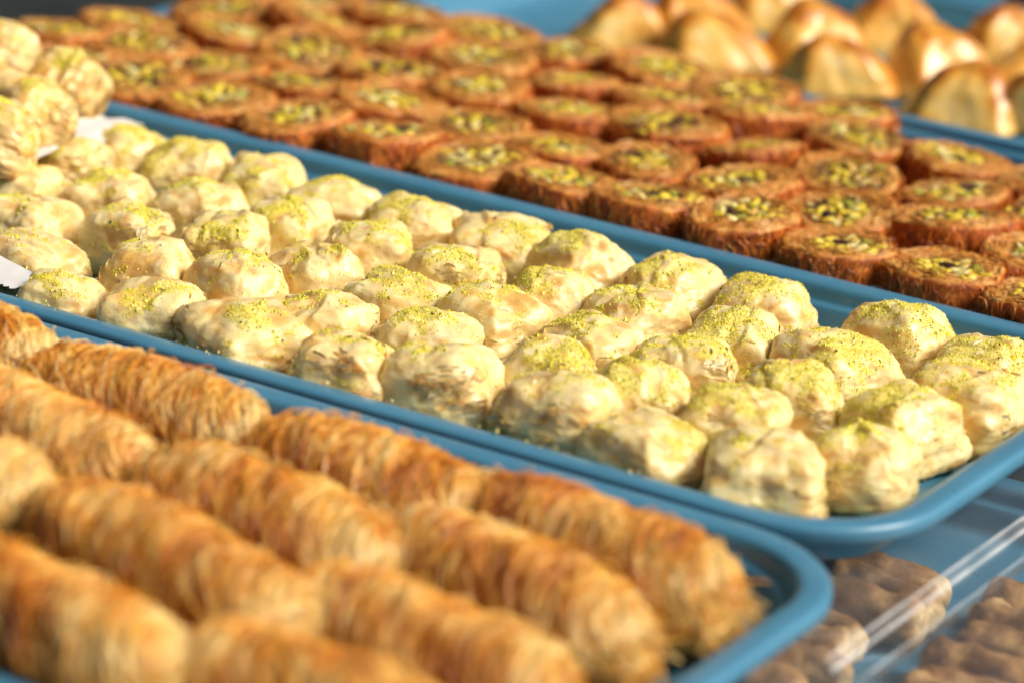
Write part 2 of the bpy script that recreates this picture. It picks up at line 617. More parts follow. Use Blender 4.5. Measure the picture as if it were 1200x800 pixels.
    ca_, sa_ = np.cos(ra_)[:, None], np.sin(ra_)[:, None]
    tt_ = TET[None] * gs[:, None, None] * r.uniform(0.7, 1.35, (ng, 4, 1))
    gv = np.stack([tt_[..., 0] * ca_ - tt_[..., 1] * sa_, tt_[..., 0] * sa_ + tt_[..., 1] * ca_, tt_[..., 2]], -1) + g0[:, None]
    gf = (TETF[None] + (np.arange(ng) * 4)[:, None, None]).reshape(-1, 3)
    pal = np.array([[0.90, 0.78, 0.06], [0.80, 0.72, 0.05], [0.94, 0.85, 0.20], [0.46, 0.50, 0.03], [0.045, 0.03, 0.015], [0.92, 0.82, 0.40]])
    ci = r.choice(6, ng, p=[0.32, 0.26, 0.16, 0.15, 0.04, 0.07])
    gc = np.repeat(pal[ci] * r.uniform(0.8, 1.1, (ng, 1)), 4, axis=0)
    gm = mesh_np('pistachio_dust', gv.reshape(-1, 3), gf, cols={'col': gc}, smooth_shade=False)
    root = empty('phyllo_parcel', loc, (tilt[0], tilt[1], rz))
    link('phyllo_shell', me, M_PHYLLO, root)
    fk = link('flaky_layers', flakes, M_PHYLLO, root)
    fk['kind'] = 'stuff'
    g = link('pistachio_dust', gm, M_DUST, root)
    g['kind'] = 'stuff'
    return root


ORD = ['rightmost', 'second from the right', 'third from the right', 'fourth from the right', 'fifth from the right', 'sixth from the right',
       'seventh from the right', 'eighth from the right', 'ninth from the right', 'tenth from the right', 'eleventh from the right', 'twelfth from the right']
PROWS = {
    'front-rim row': [(-17.7, -7.3, 3.6, .45), (-13.6, -6.2, 4.5, .42), (-9.1, -6.3, 4.9, .45), (-3.5, -7.0, 4.5, .45), (0.2, -5.3, 4.7, .28), (5.1, -4.9, 4.8, .25), (9.9, -6.1, 4.7, .30), (14.6, -5.6, 5.2, .26)],
    'second row': [(-21.3, -4.7, 4.4, .15), (-16.6, -2.6, 4.0, .35), (-12.6, -1.9, 4.2, .45), (-7.3, -2.9, 4.3, .5), (-2.9, -1.4, 4.4, .6), (2.9, -1.7, 3.8, .75), (6.9, -1.4, 4.2, .9), (11.3, -2.0, 4.3, .9), (16.7, -1.7, 4.3, .75)],
    'middle row': [(-24.9, -0.6, 4.2, .3), (-20.6, 1.5, 4.2, .6), (-16.5, 2.5, 4.2, .6), (-11.4, 2.0, 4.1, .4), (-6.6, 1.7, 4.3, .7), (-2.4, 2.7, 4.2, .62), (2.2, 2.6, 4.2, .75), (6.6, 2.6, 4.2, .8), (11.8, 2.2, 4.3, .85), (16.4, 3.2, 4.6, .85)],
    'fourth row': [(-28.3, 3.2, 4.0, .5), (-24.4, 5.0, 4.0, .6), (-20.2, 6.3, 4.1, .55), (-15.7, 6.5, 3.9, .7), (-11.2, 6.5, 4.2, .7), (-6.9, 6.2, 4.3, .6), (-2.3, 6.5, 4.2, .7), (1.9, 7.0, 4.3, .8), (6.5, 7.2, 4.5, .95), (11.2, 7.4, 4.7, .92), (17.0, 7.3, 4.5, .8)],
    'far-rim row': [(-29.0, 7.6, 4.1, .55), (-28.8, 11.6, 4.2, .8), (-24.7, 11.0, 4.2, .9), (-20.7, 11.4, 4.3, .5), (-16.3, 11.1, 4.5, .7), (-11.9, 10.7, 4.4, .7), (-7.5, 11.1, 4.6, .55), (-3.2, 11.0, 4.6, .65), (1.2, 11.7, 4.3, .7), (5.7, 11.9, 4.5, .95), (11.6, 12.6, 4.4, .85), (15.9, 11.7, 4.4, .9)],
}
seed = 100
for row, items in PROWS.items():
    items = sorted(items, key=lambda q: -q[0])
    for i, (x, y, w, du) in enumerate(items):
        seed += 1
        rr_ = random.Random(seed)
        h = rr_.uniform(2.9, 3.35) * (0.9 if w < 3.8 else 1)
        o = parcel((x, y, -2.02), w * 1.02, w * rr_.uniform(0.90, 1.04), h, rr_.uniform(-0.5, 0.5) + rr_.choice([0, math.pi / 2, math.pi]), du, seed,
                   (rr_.uniform(-.1, .1), rr_.uniform(-.1, .1)))
        tag(o, f'dusted phyllo parcel, {ORD[i]} in the {row} of the middle tray', 'pastry', 'phyllo parcels in the middle tray')
# hidden layer carrying the heap at the left end, and the heap
for (x, y) in ((-33.2, 2.6), (-33.6, 7.2), (-33.3, 11.8), (-37.9, 3.0), (-38.0, 7.6), (-38.0, 12.0)):
    seed += 1
    o = parcel((x, y, -2.02), 4.4, 4.4, 2.8, random.uniform(0, 3), .4, seed)
    tag(o, 'phyllo parcel in the lower layer under the heap at the left edge', 'pastry', 'phyllo parcels under the heap')
for (x, y, z, w, ti, lab) in (
        (-33.3, 12.9, 0.75, 3.7, (0.5, 0.35), 'smooth tilted phyllo parcel at the right end of the heap, upper left'),
        (-38.0, 12.6, 0.9, 4.6, (0.1, -0.1), 'topmost phyllo parcel of the heap against the dark background, upper left'),
        (-31.3, 6.3, 0.80, 4.2, (0.35, -0.1), 'dusted phyllo parcel in the middle of the heap, upper left'),
        (-29.9, 2.4, 0.60, 4.2, (0.2, 0.2), 'phyllo parcel at the lower edge of the heap, cut by the left frame edge'),
        (-35.9, 8.0, 1.0, 4.6, (-0.1, 0.1), 'phyllo parcel behind the others in the heap at the left edge')):
    seed += 1
    o = parcel((x, y, z), w, w, 3.3, random.uniform(0, 3), .3, seed, ti, tan=0.30, nf=420)
    tag(o, lab, 'pastry', 'phyllo parcels heaped at the left')


# paper: sheet under the heap and the serrated strip at the left front
def paper_sheet(name, corners, nu, nv, amp, lab, seed_, zig=False):
    c = np.array(corners, float)
    u, v = np.meshgrid(np.linspace(0, 1, nu), np.linspace(0, 1, nv), indexing='ij')
    p = (c[0][None, None] * ((1 - u) * (1 - v))[..., None] + c[1] * (u * (1 - v))[..., None] + c[2] * (u * v)[..., None] + c[3] * ((1 - u) * v)[..., None])
    p[..., 2] += amp * fbm(np.stack([p[..., 0] * .35, p[..., 1] * .35, p[..., 2] * 0 + seed_], -1), 3)
    if zig:
        e = p[:, 1] - p[:, 0]
        e = e / np.linalg.norm(e, axis=1)[:, None]
        p[:, 0] -= e * (0.16 * (np.arange(nu) % 2))[:, None]
    top = p.reshape(-1, 3)
    f = grid_faces(nu, nv)
    bot = top - np.array([0, 0, 0.012])
    fb = f[:, ::-1] + len(top)
    o = link(name, mesh_np(name, np.vstack([top, bot]), [f, fb]), M_PAPER)
    tag(o, lab, 'paper')
    return o


paper_sheet('paper_sheet', [(-40, 1.0, 0.75), (-28.6, 4.6, 0.75), (-29.2, 13.6, 0.55), (-40, 13.8, 0.9)], 24, 24, 0.5, 'white paper sheet showing beneath the heap of phyllo parcels, upper left', 3.3)
paper_sheet('paper_strip', [(-28, -8.9, 0.25), (-18.9, -8.75, 0.05), (-18.7, -7.3, 0.25), (-28, -5.6, 1.0)], 59, 6, 0.1, 'white serrated paper strip beside the front rim at the left edge', 8.3, True)


# ------------------------------------------------------------------ shredded pastry rolls in the front tray
def lerp_pal(t, pal):
    t = np.clip(t, 0, 0.9999) * (len(pal) - 1)
    i = t.astype(int)
    f = (t - i)[:, None]
    pal = np.array(pal)
    return pal[i] * (1 - f) + pal[i + 1] * f


PAL_ROLL = [(0.92, 0.70, 0.28), (0.89, 0.51, 0.075), (0.82, 0.35, 0.030), (0.62, 0.19, 0.011), (0.32, 0.075, 0.006)]


def roll(p0, p1, rw, rh, seed_, toast, pale_end=0.0, ns=1250, z0=-1.98):
    r = np.random.default_rng(seed_)
    p0, p1 = np.array(p0, float), np.array(p1, float)
    L = np.linalg.norm(p1 - p0)
    ang = math.atan2(p1[1] - p0[1], p1[0] - p0[0])
    s = r.uniform(0, 60, 3)
    bend = r.uniform(-0.5, 0.5)
    tp0, tp1 = r.uniform(0.08, 0.34, 2)

    def surf(u, th, off):
        """u in -1..1 along the axis, th around"""
        u = np.clip(u, -1, 1)
        e = np.clip(1 - np.abs(u) ** 9, 0, 1) ** 0.45 * (1 - np.where(u > 0, tp1, tp0) * np.abs(u) ** 2.5)
        x = u * L / 2
        cx, sx = np.cos(th), np.sin(th)
        lump = 1 + 0.13 * fbm(np.stack([u * 1.3 + 0.4 * sx, cx * 0.8, sx * 0.8], -1) + s, 3)
        k = e * lump + off / rw
        y = rw * cx * k + bend * (1 - u * u)
        z = rh * sx * k
        return np.stack([x, y, z], -1)

    # core
    nu, nt_ = 64, 44
    uu = np.sin(np.linspace(-math.pi / 2, math.pi / 2, nu))
    th = np.arange(nt_) / nt_ * 2 * math.pi
    U, TH = np.meshgrid(uu, th, indexing='ij')
    V = surf(U, TH, -0.02).reshape(-1, 3)

    def toastmap(P, u):
        t = 0.36 + toast + 0.50 * fbm(P * np.array([0.36, 0.5, 0.5]) + s + 30, 3)
        th_ = np.arctan2(P[:, 2], P[:, 1])
        t = t + 0.24 * fbm(np.stack([P[:, 0] * 2.3 + 2.2 * np.sin(th_), 0.5 * np.cos(th_), 0.5 * np.sin(th_)], -1) + s + 70, 2)
        if pale_end:
            t = t - pale_end * smooth(u, 0.55, 0.95)
        return t

    cc = lerp_pal(toastmap(V, U.ravel()) + 0.18, PAL_ROLL)
    core = mesh_np('pastry_core', V, grid_faces(nu, nt_, True), cols={'col': cc})
    # strands
    K = 10
    u0 = np.concatenate([r.uniform(-1, 1, ns - 140), np.sign(r.uniform(-1, 1, 140)) * r.uniform(0.86, 1.0, 140)])
    th0 = r.uniform(0, 2 * math.pi, ns)
    span = r.uniform(0.8, 2.6, ns)
    slope = -np.sign(np.sin(th0 + span / 2)) * 0 + r.normal(0.24, 0.20, ns)
    t = np.linspace(0, 1, K)
    ui = u0[:, None] + slope[:, None] * (t - 0.5)[None] + 0.02 * np.sin(t[None] * r.uniform(3, 9, (ns, 1)) + r.uniform(0, 6, (ns, 1)))
    ti = th0[:, None] + span[:, None] * t[None]
    lift = np.abs(r.normal(0.02, 0.035, ns))
    loose = r.uniform(0, 1, ns) < 0.15
    lift[loose] += r.uniform(0.06, 0.34, loose.sum())
    off = lift[:, None] * np.sin(t * math.pi)[None] + 0.015
    P = surf(ui, ti, off)
    rad = r.uniform(0.020, 0.036, ns)[:, None] * (1 - 0.5 * np.abs(2 * t - 1) ** 4)[None]
    # frayed fringe sticking out of both ends, and a few stray threads
    nfz = 240
    ue = np.sign(r.uniform(-1, 1, nfz)) * r.uniform(0.90, 0.985, nfz)
    te = r.uniform(0, 2 * math.pi, nfz)
    base_ = surf(ue[:, None] + 0 * t[None], te[:, None] + r.normal(0, 0.5, nfz)[:, None] * t[None], 0.0 * t[None] - 0.15)
    dirx = np.stack([np.sign(ue), r.normal(0, .5, nfz), r.normal(0, .5, nfz)], -1)
    base_ = base_ + dirx[:, None, :] * (r.uniform(0.15, 0.95, nfz)[:, None] * t[None])[..., None]
    P = np.concatenate([P, base_])
    rad = np.concatenate([rad, r.uniform(0.022, 0.036, nfz)[:, None] * np.ones((1, K))])
    ns += nfz
    SV, SF, idx = tubes(P, rad)
    st = toastmap(SV, np.clip(SV[:, 0] / (L / 2), -1, 1)) + r.normal(0, 0.22, ns)[idx]
    sm = mesh_np('pastry_strands', SV, SF, cols={'col': lerp_pal(st, PAL_ROLL)})
    mid = (p0 + p1) / 2
    root = empty('shredded_pastry_roll', (mid[0], mid[1], z0 + rh * 1.0), (0, r.uniform(-.02, .02), ang))
    link('pastry_core', core, M_CORE, root)
    q = link('pastry_strands', sm, M_STRAND, root)
    q['kind'] = 'stuff'
    return root


rolls = [
    ((-25.5, -15.0), (-13.6, -14.4), 2.2, 2.15, .16, .75, 'dark-toasted pastry roll with a frayed end at the left edge by the far rim'),
    ((-13.6, -15.3), (-2.0, -15.9), 2.15, 2.0, .02, .55, 'pastry roll with a frayed pale right end beside the far rim of the front tray'),
    ((-14.5, -19.6), (-3.4, -21.4), 2.2, 2.0, -.06, .2, 'golden pastry roll at the left edge, second back, in the front tray'),
    ((-2.9, -15.4), (7.9, -16.2), 2.15, 2.0, .06, 0, 'middle pastry roll of the three along the far rim of the front tray'),
    ((-3.2, -20.9), (8.2, -22.4), 2.3, 2.05, .05, 0, 'pastry roll with a glossy right end in the centre of the front tray'),
    ((8.0, -15.0), (19.6, -18.0), 2.25, 2.05, .12, 0, 'dark-ended pastry roll nearest the right rim and far corner of the front tray'),
    ((7.2, -19.9), (19.0, -23.0), 2.25, 2.0, .0, 0, 'pastry roll second from the far rim at the right end of the front tray'),
    ((-13.5, -25.6), (-4.3, -26.2), 2.25, 2.0, -.05, 0, 'short visible pastry roll at the left edge between two longer golden rolls'),
    ((-4.0, -25.6), (9.0, -29.0), 2.3, 2.1, .10, 0, 'long dark-toasted pastry roll in the left foreground of the front tray'),
    ((-6.0, -32.6), (8.0, -34.6), 2.5, 2.15, -.04, .45, 'pastry roll with a broad pale end at the bottom left corner'),
    ((7.6, -26.2), (19.1, -28.2), 2.25, 2.0, .02, 0, 'pastry roll third from the far rim at the right end of the front tray'),
    ((7.8, -32.4), (19.3, -33.4), 2.25, 2.0, .0, 0, 'pastry roll cut off by the bottom frame edge, nearest the camera'),
]
for i, (a, c, rw, rh, to, pe, lab) in enumerate(rolls):
    dx_, dy_ = (2.5, -1.4) if i == 0 else ((0.8, -1.3) if i in (5, 6, 10, 11) else (1.9, -1.5))
    a, c = (a[0] + dx_, a[1] + dy_), (c[0] + dx_, c[1] + dy_)
    o = roll(a, c, rw, rh, 300 + i, to, pe or 0.30)
    tag(o, lab, 'pastry', 'shredded pastry rolls in the front tray')


# ------------------------------------------------------------------ round slices with pistachio centres
def nut_mesh(seed_):
    r = np.random.default_rng(seed_)
    n = CS4V
    p = n * (1 + 0.25 * pn(n * 1.3 + r.uniform(0, 50, 3)))[:, None]
    # chopped: slice by one or two planes
    for _ in range(2):
        a = r.normal(size=3)
        a /= np.linalg.norm(a)
        dd = p @ a - r.uniform(0.35, 0.7)
        p = p - np.clip(dd, 0, None)[:, None] * a
    return mesh_np('pistachio_piece', p * np.array([0.40, 0.26, 0.14]), CS4F)


CS4V, CS4F = cube_sphere(4)
NUTS = []
for s in range(5):
    row_ = []
    for m in M_NUT:
        me = nut_mesh(40 + s)
        me.materials.append(m)
        row_.append(me)
    NUTS.append(row_)

PAL_SIDE = [(0.86, 0.36, 0.040), (0.68, 0.18, 0.011), (0.42, 0.080, 0.005), (0.14, 0.024, 0.003)]
PAL_TOP = [(0.80, 0.46, 0.13), (0.66, 0.28, 0.042), (0.48, 0.145, 0.015), (0.24, 0.058, 0.006)]
DH = 3.05


def disc_variant(seed_):
    r = np.random.default_rng(seed_)
    s = r.uniform(0, 60, 3)
    el = r.uniform(0.82, 1.05)
    sl = r.normal(0, 0.05, 2)
    cx, cy = r.uniform(-.25, .25, 2)
    nr = r.uniform(1.6, 2.2)

    def rim(th):
        return 1 + 0.16 * fbm(np.stack([np.cos(th) * 0.9, np.sin(th) * 0.9, th * 0], -1) + s, 3)

    prof = [(0.0, 0.0), (0.6, 0.0), (0.88, 0.02), (0.95, 0.12)] + [(0.97 + 0.03 * math.sin(k / 9 * math.pi), 0.12 + 0.78 * k / 9) for k in range(1, 10)] + \
           [(0.975, 0.945), (0.94, 0.985), (0.90, 1.0)] + [(0.9 - 0.9 * k / 16, 1.0) for k in range(1, 17)]
    na = 72
    th = np.arange(na) / na * 2 * math.pi
    pr = np.array(prof)
    RR = pr[:, 0][:, None] * rim(th)[None] * 2.74
    Z = np.repeat(pr[:, 1][:, None] * DH, na, 1)
    X, Y = RR * np.cos(th), RR * np.sin(th) * el
    top = (pr[:, 1] > 0.9)[:, None] * np.ones((1, na))
    Z = Z + top * (X * sl[0] + Y * sl[1])
    P = np.stack([X, Y, Z], -1)
    nzv = fbm(P * 2.6 + s, 3)
    P[..., 2] += top * 0.13 * nzv
    side = 1 - top
    hd = np.stack([np.cos(th), np.sin(th), 0 * th], -1)[None]
    P += hd * (side * 0.09 * nzv)[..., None]
    dc = np.hypot(P[..., 0] - cx, P[..., 1] - cy)
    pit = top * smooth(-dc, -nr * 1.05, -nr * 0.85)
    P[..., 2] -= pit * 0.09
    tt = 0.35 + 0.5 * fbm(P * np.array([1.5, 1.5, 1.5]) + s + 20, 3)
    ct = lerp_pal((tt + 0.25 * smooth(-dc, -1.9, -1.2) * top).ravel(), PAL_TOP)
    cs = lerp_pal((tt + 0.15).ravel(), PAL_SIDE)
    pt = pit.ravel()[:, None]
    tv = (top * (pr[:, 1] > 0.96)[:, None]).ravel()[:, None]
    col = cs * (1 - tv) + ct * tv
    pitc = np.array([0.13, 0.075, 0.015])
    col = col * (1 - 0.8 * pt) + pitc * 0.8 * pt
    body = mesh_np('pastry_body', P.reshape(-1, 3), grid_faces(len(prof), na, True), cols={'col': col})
    # strands: down the sides, and cut ends lying round the top
    ns, K = 420, 6
    t = np.linspace(0, 1, K)[None]
    th0 = r.uniform(0, 2 * math.pi, ns)[:, None]
    zz = (r.uniform(-.05, .75, ns)[:, None] + r.uniform(.15, .5, ns)[:, None] * t) * DH
    zz = np.clip(zz, 0.05, DH * 0.98)
    thh = th0 + r.normal(0, 0.16, ns)[:, None] * t + 0.05 * np.sin(t * 5 + th0 * 9)
    rr2 = rim(thh) * 2.74 * 0.985 + 0.03 + np.abs(r.normal(0, 0.09, ns))[:, None] * np.sin(t * 2.4)
    A = np.stack([rr2 * np.cos(thh), rr2 * np.sin(thh) * el, zz + (rr2 * np.cos(thh) * sl[0] + rr2 * np.sin(thh) * sl[1]) * smooth(zz, DH * .7, DH)], -1)
    nt2 = 260
    th1 = r.uniform(0, 2 * math.pi, nt2)[:, None]
    ra = r.uniform(1.25, 2.55, nt2)[:, None] + r.normal(0, 0.06, nt2)[:, None] * t
    tha = th1 + r.normal(0, 0.20, nt2)[:, None] * t
    rx = ra * rim(tha)
    xx, yy = rx * np.cos(tha), rx * np.sin(tha) * el
    Bt = np.stack([xx, yy, DH + 0.02 + xx * sl[0] + yy * sl[1] + 0.07 * fbm(np.stack([xx, yy, xx * 0 + DH], -1) * 2.6 + s, 2) + np.abs(r.normal(0, .03, nt2))[:, None] * np.sin(t * 3.14)], -1)
    SV, SF, idx = tubes(np.concatenate([A, Bt]), r.uniform(0.022, 0.04, ns + nt2)[:, None] * np.ones((1, K)))
    sj = r.normal(0, 0.2, ns + nt2)[idx]
    c1_ = lerp_pal(0.35 + sj, PAL_SIDE)
    c2_ = lerp_pal(0.25 + sj, PAL_TOP)
    col = np.where((idx >= ns)[:, None], c2_, c1_)
    strands = mesh_np('pastry_strands', SV, SF, cols={'col': col})
    body.materials.append(M_DISC)
    strands.materials.append(M_STRAND)
    nuts = []
    nn = r.integers(25, 31)
    for k in range(nn):
        a = k * 2.39996
        q = nr * 0.92 * math.sqrt((k + 0.5) / nn)
        x, y = cx + q * math.cos(a) + r.normal(0, .06), (cy + q * math.sin(a) + r.normal(0, .06)) * el
        z = DH - 0.10 + x * sl[0] + y * sl[1] + r.uniform(-0.05, 0.06)
        nuts.append((x, y, z, r.uniform(0, 6.28), r.normal(0, .25), r.normal(0, .25), r.uniform(.75, 1.2), r.integers(5), r.choice(5, p=[.48, .08, .20, .10, .14])))
    return body, strands, nuts


VARS = [disc_variant(700 + i) for i in range(14)]


def disc(loc, rz, var, scale=1.0, tilt=(0, 0), zs=1.0, nuts=True):
    body, strands, nl = VARS[var]
    root = empty('pistachio_slice', loc, (tilt[0], tilt[1], rz), (scale, scale, zs))
    link('pastry_body', body, None, root)
    q = link('pastry_strands', strands, None, root)
    q['kind'] = 'stuff'
    if nuts:
        for (x, y, z, a, b1, b2, sc, sh, mi) in nl:
            o = bpy.data.objects.new('pistachio_piece', NUTS[sh][mi])
            scene.collection.objects.link(o)
            o.parent = root
            o.location = Vector((x, y, z)) * CM
            o.rotation_euler = (b1, b2, a)
            o.scale = (sc, sc, sc)
    return root


DZ = -2.43
drows = [
    ('front row', 20.9, [(15.2, 20.4), (9.8, 21.3), (4.7, 20.9), (-0.3, 21.2), (-5.2, 20.9), (-9.9, 20.4), (-14.6, 20.6), (-19.6, 20.5), (-24.6, 20.1), (-29.9, 20.5), (-35.0, 20.4), (-40.0, 20.8)]),
    ('second row', 26, [(12.4, 26.3), (7.4, 27.3), (2.4, 25.8), (-2.9, 26.4), (-8.3, 26.6), (-13.0, 25.6), (-17.9, 25.9), (-23.2, 25.8), (-28.6, 25.8), (-33.9, 25.7), (-38.8, 25.9), (-42.9, 24.2)]),
    ('middle row', 31.5, [(10.6, 32.6), (5.4, 32.6), (0.1, 31.3), (-5.3, 32.1), (-10.5, 31.7), (-15.6, 30.9), (-21.0, 31.2), (-26.4, 31.2), (-31.8, 31.0), (-37.2, 31.3), (-42.5, 29.6)]),
    ('fourth row', 36.8, [(7.9, 37.9), (2.6, 37.8), (-2.7, 37.2), (-8.0, 37.6), (-13.4, 36.6), (-18.8, 36.4), (-24.2, 36.5), (-29.6, 36.5), (-35.0, 36.4), (-40.2, 35.6)]),
    ('back row', 41.5, [(-5.4, 41.9), (-11.0, 41.7), (-16.4, 41.5), (-21.8, 41.4), (-27.2, 41.3), (-32.6, 41.3), (-38.0, 41.0), (-42.6, 39.6)]),
]
k = 0
for rname, _, items in drows:
    for i, (x, y) in enumerate(items):
        k += 1
        rr_ = random.Random(900 + k)
        o = disc((x, y, DZ), rr_.uniform(0, 6.28), rr_.randrange(14), rr_.uniform(1.0, 1.12), (rr_.uniform(-.09, .09), rr_.uniform(-.09, .09)), rr_.uniform(0.92, 1.08))
        tag(o, f'brown pistachio-centred round slice, {ORD[i]} in the {rname} of its tray', 'pastry', 'pistachio slices in the far tray')
for (x, y, lab) in ((-9.0, 78.0, 'blurred brown round slice at the top right frame edge'), (-3.6, 78.4, 'blurred brown round slice just inside the top right corner')):
    o = disc((x, y, DZ + 0.03), 1.0, 3, 1.0)
    tag(o, lab, 'pastry', 'slices in the top right tray')


# pleated paper cases round the slices of the front row
def paper_case():
    n, r = 96, np.random.default_rng(1)
    th = np.arange(n) / n * 2 * math.pi
    pl = 0.07 * np.where(np.arange(n) % 2, 1, -1)
    rings = []
    for z, rad in ((0.0, 2.2), (0.02, 2.6), (0.7, 2.74), (1.3, 2.86), (1.75, 2.92)):
        rr_ = rad + pl * min(1, z)
        zz = z + (0.1 * r.normal(size=n) if z > 2 else 0)
        rings.append(np.stack([rr_ * np.cos(th), rr_ * np.sin(th), zz + 0 * th], -1))
    v = np.concatenate(rings)
    f = grid_faces(len(rings), n, True)
    return mesh_np('paper_case', v, f, smooth_shade=False)


CASE = paper_case()
CASE.materials.append(M_PAPER)
for i, (x, y) in enumerate(drows[0][2][:8]):
    o = link('paper_case', CASE)
    o.location = Vector((x, y, DZ - 0.005)) * CM
    o.rotation_euler = (0, 0, i * 0.7)
    tag(o, f'white pleated paper case round the slice {ORD[i]} in the front row', 'paper case', 'paper cases in the far tray')


# ------------------------------------------------------------------ golden triangular pastries
PAL_SAM = [(0.92, 0.70, 0.34), (0.88, 0.55, 0.13), (0.76, 0.34, 0.040), (0.46, 0.14, 0.010)]
CS20V, CS20F = cube_sphere(20)


def triangle_pastry(loc, size, h, rz, tilt, seed_):
    r = np.random.default_rng(seed_)
    n = CS20V
    s = r.uniform(0, 60, 3)
    a = np.arctan2(n[:, 1], n[:, 0]) + 0.12 * pn(n * 1.5 + s)
    ph = (a + math.pi / 3) % (2 * math.pi / 3) - math.pi / 3
    tri = np.minimum(0.56 / np.cos(ph), 0.74)
    pol = np.arccos(np.clip(n[:, 2], -1, 1)) / math.pi
    rho = np.clip(pol / 0.62, 0, 1)
    rad = np.where(pol < 0.62, rho ** 0.80, np.clip(1 - (pol - 0.62) / 0.38, 0, 1) ** 0.5)
    tri = 0.62 + (tri - 0.62) * smooth(rho, 0.02, 0.35)
    ax, ay = r.uniform(-.25, .25, 2)
    z = np.where(pol < 0.62, 1 - rho ** 1.95, 0.0)
    x, y = rad * tri * np.cos(a) + ax * z, rad * tri * np.sin(a) + ay * z
    v = np.stack([x * size, y * size, z * h], 1)
    v += n * (0.20 * fbm(n * 1.3 + s, 2))[:, None]
    v += n * (0.03 * np.clip(ridge(n * 3 + s), 0, 1) ** 2)[:, None]
    v[:, 2] -= v[:, 2].min()
    t = 0.32 + 0.40 * fbm(n * 1.5 + s + 9, 3) + 0.15 * smooth(-v[:, 2] / h, -0.35, 0) + 0.40 * smooth(v[:, 2] / h, 0.65, 1.0) + 0.30 * smooth(tri, 0.62, 0.74) * smooth(v[:, 2] / h, 0.1, 0.4)
    me = mesh_np('crust', v, CS20F, cols={'col': lerp_pal(t, PAL_SAM)})
    root = empty('triangular_pastry', loc, (tilt[0], tilt[1], rz))
    link('crust', me, M_SAM, root)
    return root


sam = [
    (-25.5, 52.6, 4.9, 3.3, 1.25, 'small triangular pastry standing alone at the left of the back right tray'),
    (-22.3, 57.6, 5.4, 4.3, 1.35, 'triangular pastry at the top frame edge, second from the left'),
    (-19.0, 53.8, 5.6, 3.2, 0.45, 'low triangular pastry in the front row, second from the left'),
    (-15.3, 57.8, 5.9, 4.6, 1.3, 'tall pale-faced triangular pastry in the middle of the back right tray'),
    (-11.8, 54.4, 5.4, 3.2, 0.5, 'low triangular pastry in front of the tall pale-faced one'),
    (-14.4, 66.2, 5.4, 4.0, 1.3, 'triangular pastry behind the middle ones, against the top edge'),
    (-7.8, 58.6, 6.0, 4.8, 1.3, 'largest bright-faced triangular pastry right of the middle'),
    (-3.8, 53.3, 5.5, 3.5, 0.35, 'triangular pastry nearest the rim of the slice tray, at the right'),
    (-8.0, 68.3, 5.0, 3.4, 1.2, 'triangular pastry at the upper right edge below the far blue rim'),
    (0.0, 55.6, 5.4, 4.2, 0.9, 'triangular pastry cut by the right frame edge'),
    (-21.4, 65.6, 5.4, 3.6, 1.3, 'triangular pastry at the top edge behind the second one'),
    (-3.6, 63.0, 5.4, 3.6, 1.1, 'triangular pastry in the right corner behind the one cut by the frame'),
]
for i, (x, y, sz, h, rz, lab) in enumerate(sam):
    rr_ = random.Random(50 + i)
    o = triangle_pastry((x, y, -2.07), sz * 0.90, 2.1 + h * 0.32, (1.0 if rz < 0.6 else rz) + rr_.uniform(-.2, .2), (rr_.uniform(-.08, .08), rr_.uniform(-.08, .08)), 800 + i)
    tag(o, lab, 'pastry', 'triangular pastries in the back right tray')

# ------------------------------------------------------------------ clear lid and the finger pastries beneath it
x = np.unique(np.concatenate([np.linspace(-20, 31, 35), np.linspace(21.6, 24.6, 110)]))
y = np.unique(np.concatenate([np.linspace(-38, 15.6, 50), np.linspace(-16.6, -14, 30), np.linspace(0.8, 3.2, 30)]))
X, Y = np.meshgrid(x, y, indexing='ij')
# embossed long rounded bar: raised with a flat top
cx0, hx, y0, y1 = 23.2, 0.85, -15.6, 2.2
dx = np.abs(X - cx0) - hx + 0.55
dy = np.maximum(np.maximum(y0 - Y, Y - y1) + 0.55, 0)
sd = np.where(dy > 0, np.hypot(np.maximum(dx, 0), dy), dx) - 0.55
Z = -2.24 - 0.55 * smooth(-sd, -0.12, 0.16)
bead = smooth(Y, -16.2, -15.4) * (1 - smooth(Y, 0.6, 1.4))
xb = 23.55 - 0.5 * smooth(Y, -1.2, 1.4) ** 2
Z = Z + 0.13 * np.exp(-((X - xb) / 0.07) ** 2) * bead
edge = np.minimum(np.minimum(X + 20, 31 - X), np.minimum(Y + 38, 15.6 - Y))
Z = Z - 3.0 * (1 - smooth(edge, 0.0, 0.9))
V = np.stack([X, Y, Z], -1).reshape(-1, 3)
# bright reflection lines painted white along the embossing and bead
edge_glint = ((1.2 * np.exp(-((sd + 0.10) / 0.035) ** 2) + 0.9 * np.exp(-((sd - 0.08) / 0.03) ** 2) + 0.15 * np.exp(-(sd / 0.14) ** 2)) * (X < cx0) + 1.3 * bead * np.exp(-((X - xb) / 0.045) ** 2)) * (0.75 + 0.5 * pn(np.stack([X * 2, Y * 0.7, X * 0], -1)))
lid = link('clear_lid', mesh_np('clear_lid', V, grid_faces(len(x), len(y)), {'edge_glint': edge_glint.ravel()}), M_CLEAR)
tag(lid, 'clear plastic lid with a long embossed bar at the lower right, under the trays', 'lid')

PAL_LOG = [(0.80, 0.58, 0.32), (0.58, 0.33, 0.12), (0.36, 0.17, 0.055), (0.14, 0.06, 0.02)]


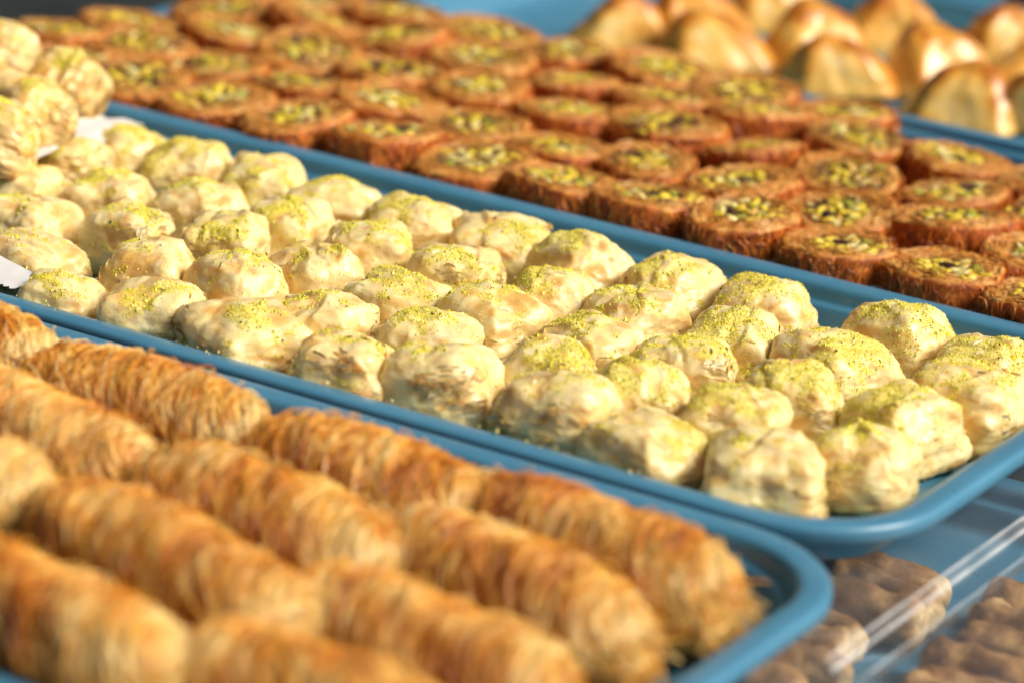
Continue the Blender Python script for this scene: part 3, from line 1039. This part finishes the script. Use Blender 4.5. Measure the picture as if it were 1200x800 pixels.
def finger(loc, L, r0, rz, seed_):
    r = np.random.default_rng(seed_)
    s = r.uniform(0, 60, 3)
    nu, na = 30, 28
    u = np.sin(np.linspace(-math.pi / 2, math.pi / 2, nu))
    th = np.arange(na) / na * 2 * math.pi
    U, TH = np.meshgrid(u, th, indexing='ij')
    e = np.clip(1 - np.abs(U) ** 9, 0, 1) ** 0.4
    k = e * (1 + 0.30 * fbm(np.stack([U * 2.6, np.cos(TH), np.sin(TH)], -1) + s, 3))
    V = np.stack([U * L / 2, r0 * k * np.cos(TH), r0 * k * np.sin(TH)], -1).reshape(-1, 3)
    t = 0.55 + 0.5 * fbm(V * 0.8 + s, 3) - 0.6 * smooth(U.ravel(), 0.8, 1.0)
    me = mesh_np('crust', V, grid_faces(nu, na, True), cols={'col': lerp_pal(t, PAL_LOG)})
    root = empty('finger_pastry', (loc[0], loc[1], loc[2] + r0), (0, 0, rz))
    link('crust', me, M_LOG, root)
    return root


i = 0
COLN = ['left', 'right']
for c, xx in enumerate((16.4, 24.2)):
    for j, yy in enumerate((-9.4, -7.3, -5.2, -3.1, -1.0, 1.1, 3.2)):
        i += 1
        rr_ = random.Random(i)
        o = finger((xx + rr_.uniform(-.9, .9), yy + rr_.uniform(-.3, .3), -7.9), rr_.uniform(4.6, 6.8), rr_.uniform(0.9, 1.08), rr_.uniform(-.22, .22), 950 + i)
        tag(o, f'brown finger pastry under the clear lid, {COLN[c]} column, {["nearest", "second", "third", "fourth", "fifth", "sixth", "farthest"][j]} from the camera', 'pastry', 'finger pastries under the lid')


# ------------------------------------------------------------------ crumbs shed in the trays
def crumbs(name, n, sampler, size, pal, lab, seed_):
    r = np.random.default_rng(seed_)
    c = sampler(r, n)
    gs = np.exp(r.normal(math.log(size), 0.5, n))
    gv = OCT[None] * gs[:, None, None] * r.uniform(0.5, 1.4, (n, 6, 1)) + c[:, None]
    gf = (OCTF[None] + (np.arange(n) * 6)[:, None, None]).reshape(-1, 3)
    pal = np.array(pal)
    col = np.repeat(pal[r.integers(len(pal), size=n)], 6, axis=0)
    o = link(name, mesh_np(name, gv.reshape(-1, 3), gf, cols={'col': col}, smooth_shade=False), M_DUST)
    o['kind'] = 'stuff'
    tag(o, lab, 'crumbs')


def floor_b(r, n):
    return np.stack([r.uniform(-30, 18.2, n), r.uniform(-7.8, 14.4, n), np.full(n, -1.96)], 1)


def rim_b(r, n):
    x = r.uniform(-20, 12, n)
    return np.stack([x, -9.35 - np.abs(r.normal(0, .25, n)), np.full(n, 0.03) + 0.05 * np.sin((x - XC) * 0.11)], 1)


def floor_a(r, n):
    return np.stack([r.uniform(-20, 19.3, n), r.uniform(-36, -13.6, n), np.full(n, -1.95)], 1)


crumbs('pistachio_crumbs', 2600, floor_b, 0.05, [[0.8, 0.7, 0.06], [0.6, 0.58, 0.05], [0.85, 0.7, 0.35], [0.35, 0.38, 0.03]], 'pistachio crumbs scattered on the floor of the middle tray', 5)
crumbs('pale_crumbs', 45, rim_b, 0.045, [[0.85, 0.72, 0.42], [0.8, 0.66, 0.2]], 'few pale crumbs fallen on the near rim of the middle tray', 6)
crumbs('brown_crumbs', 700, floor_a, 0.06, [[0.7, 0.36, 0.06], [0.5, 0.18, 0.03], [0.8, 0.55, 0.2]], 'brown strand crumbs on the floor of the front tray', 7)
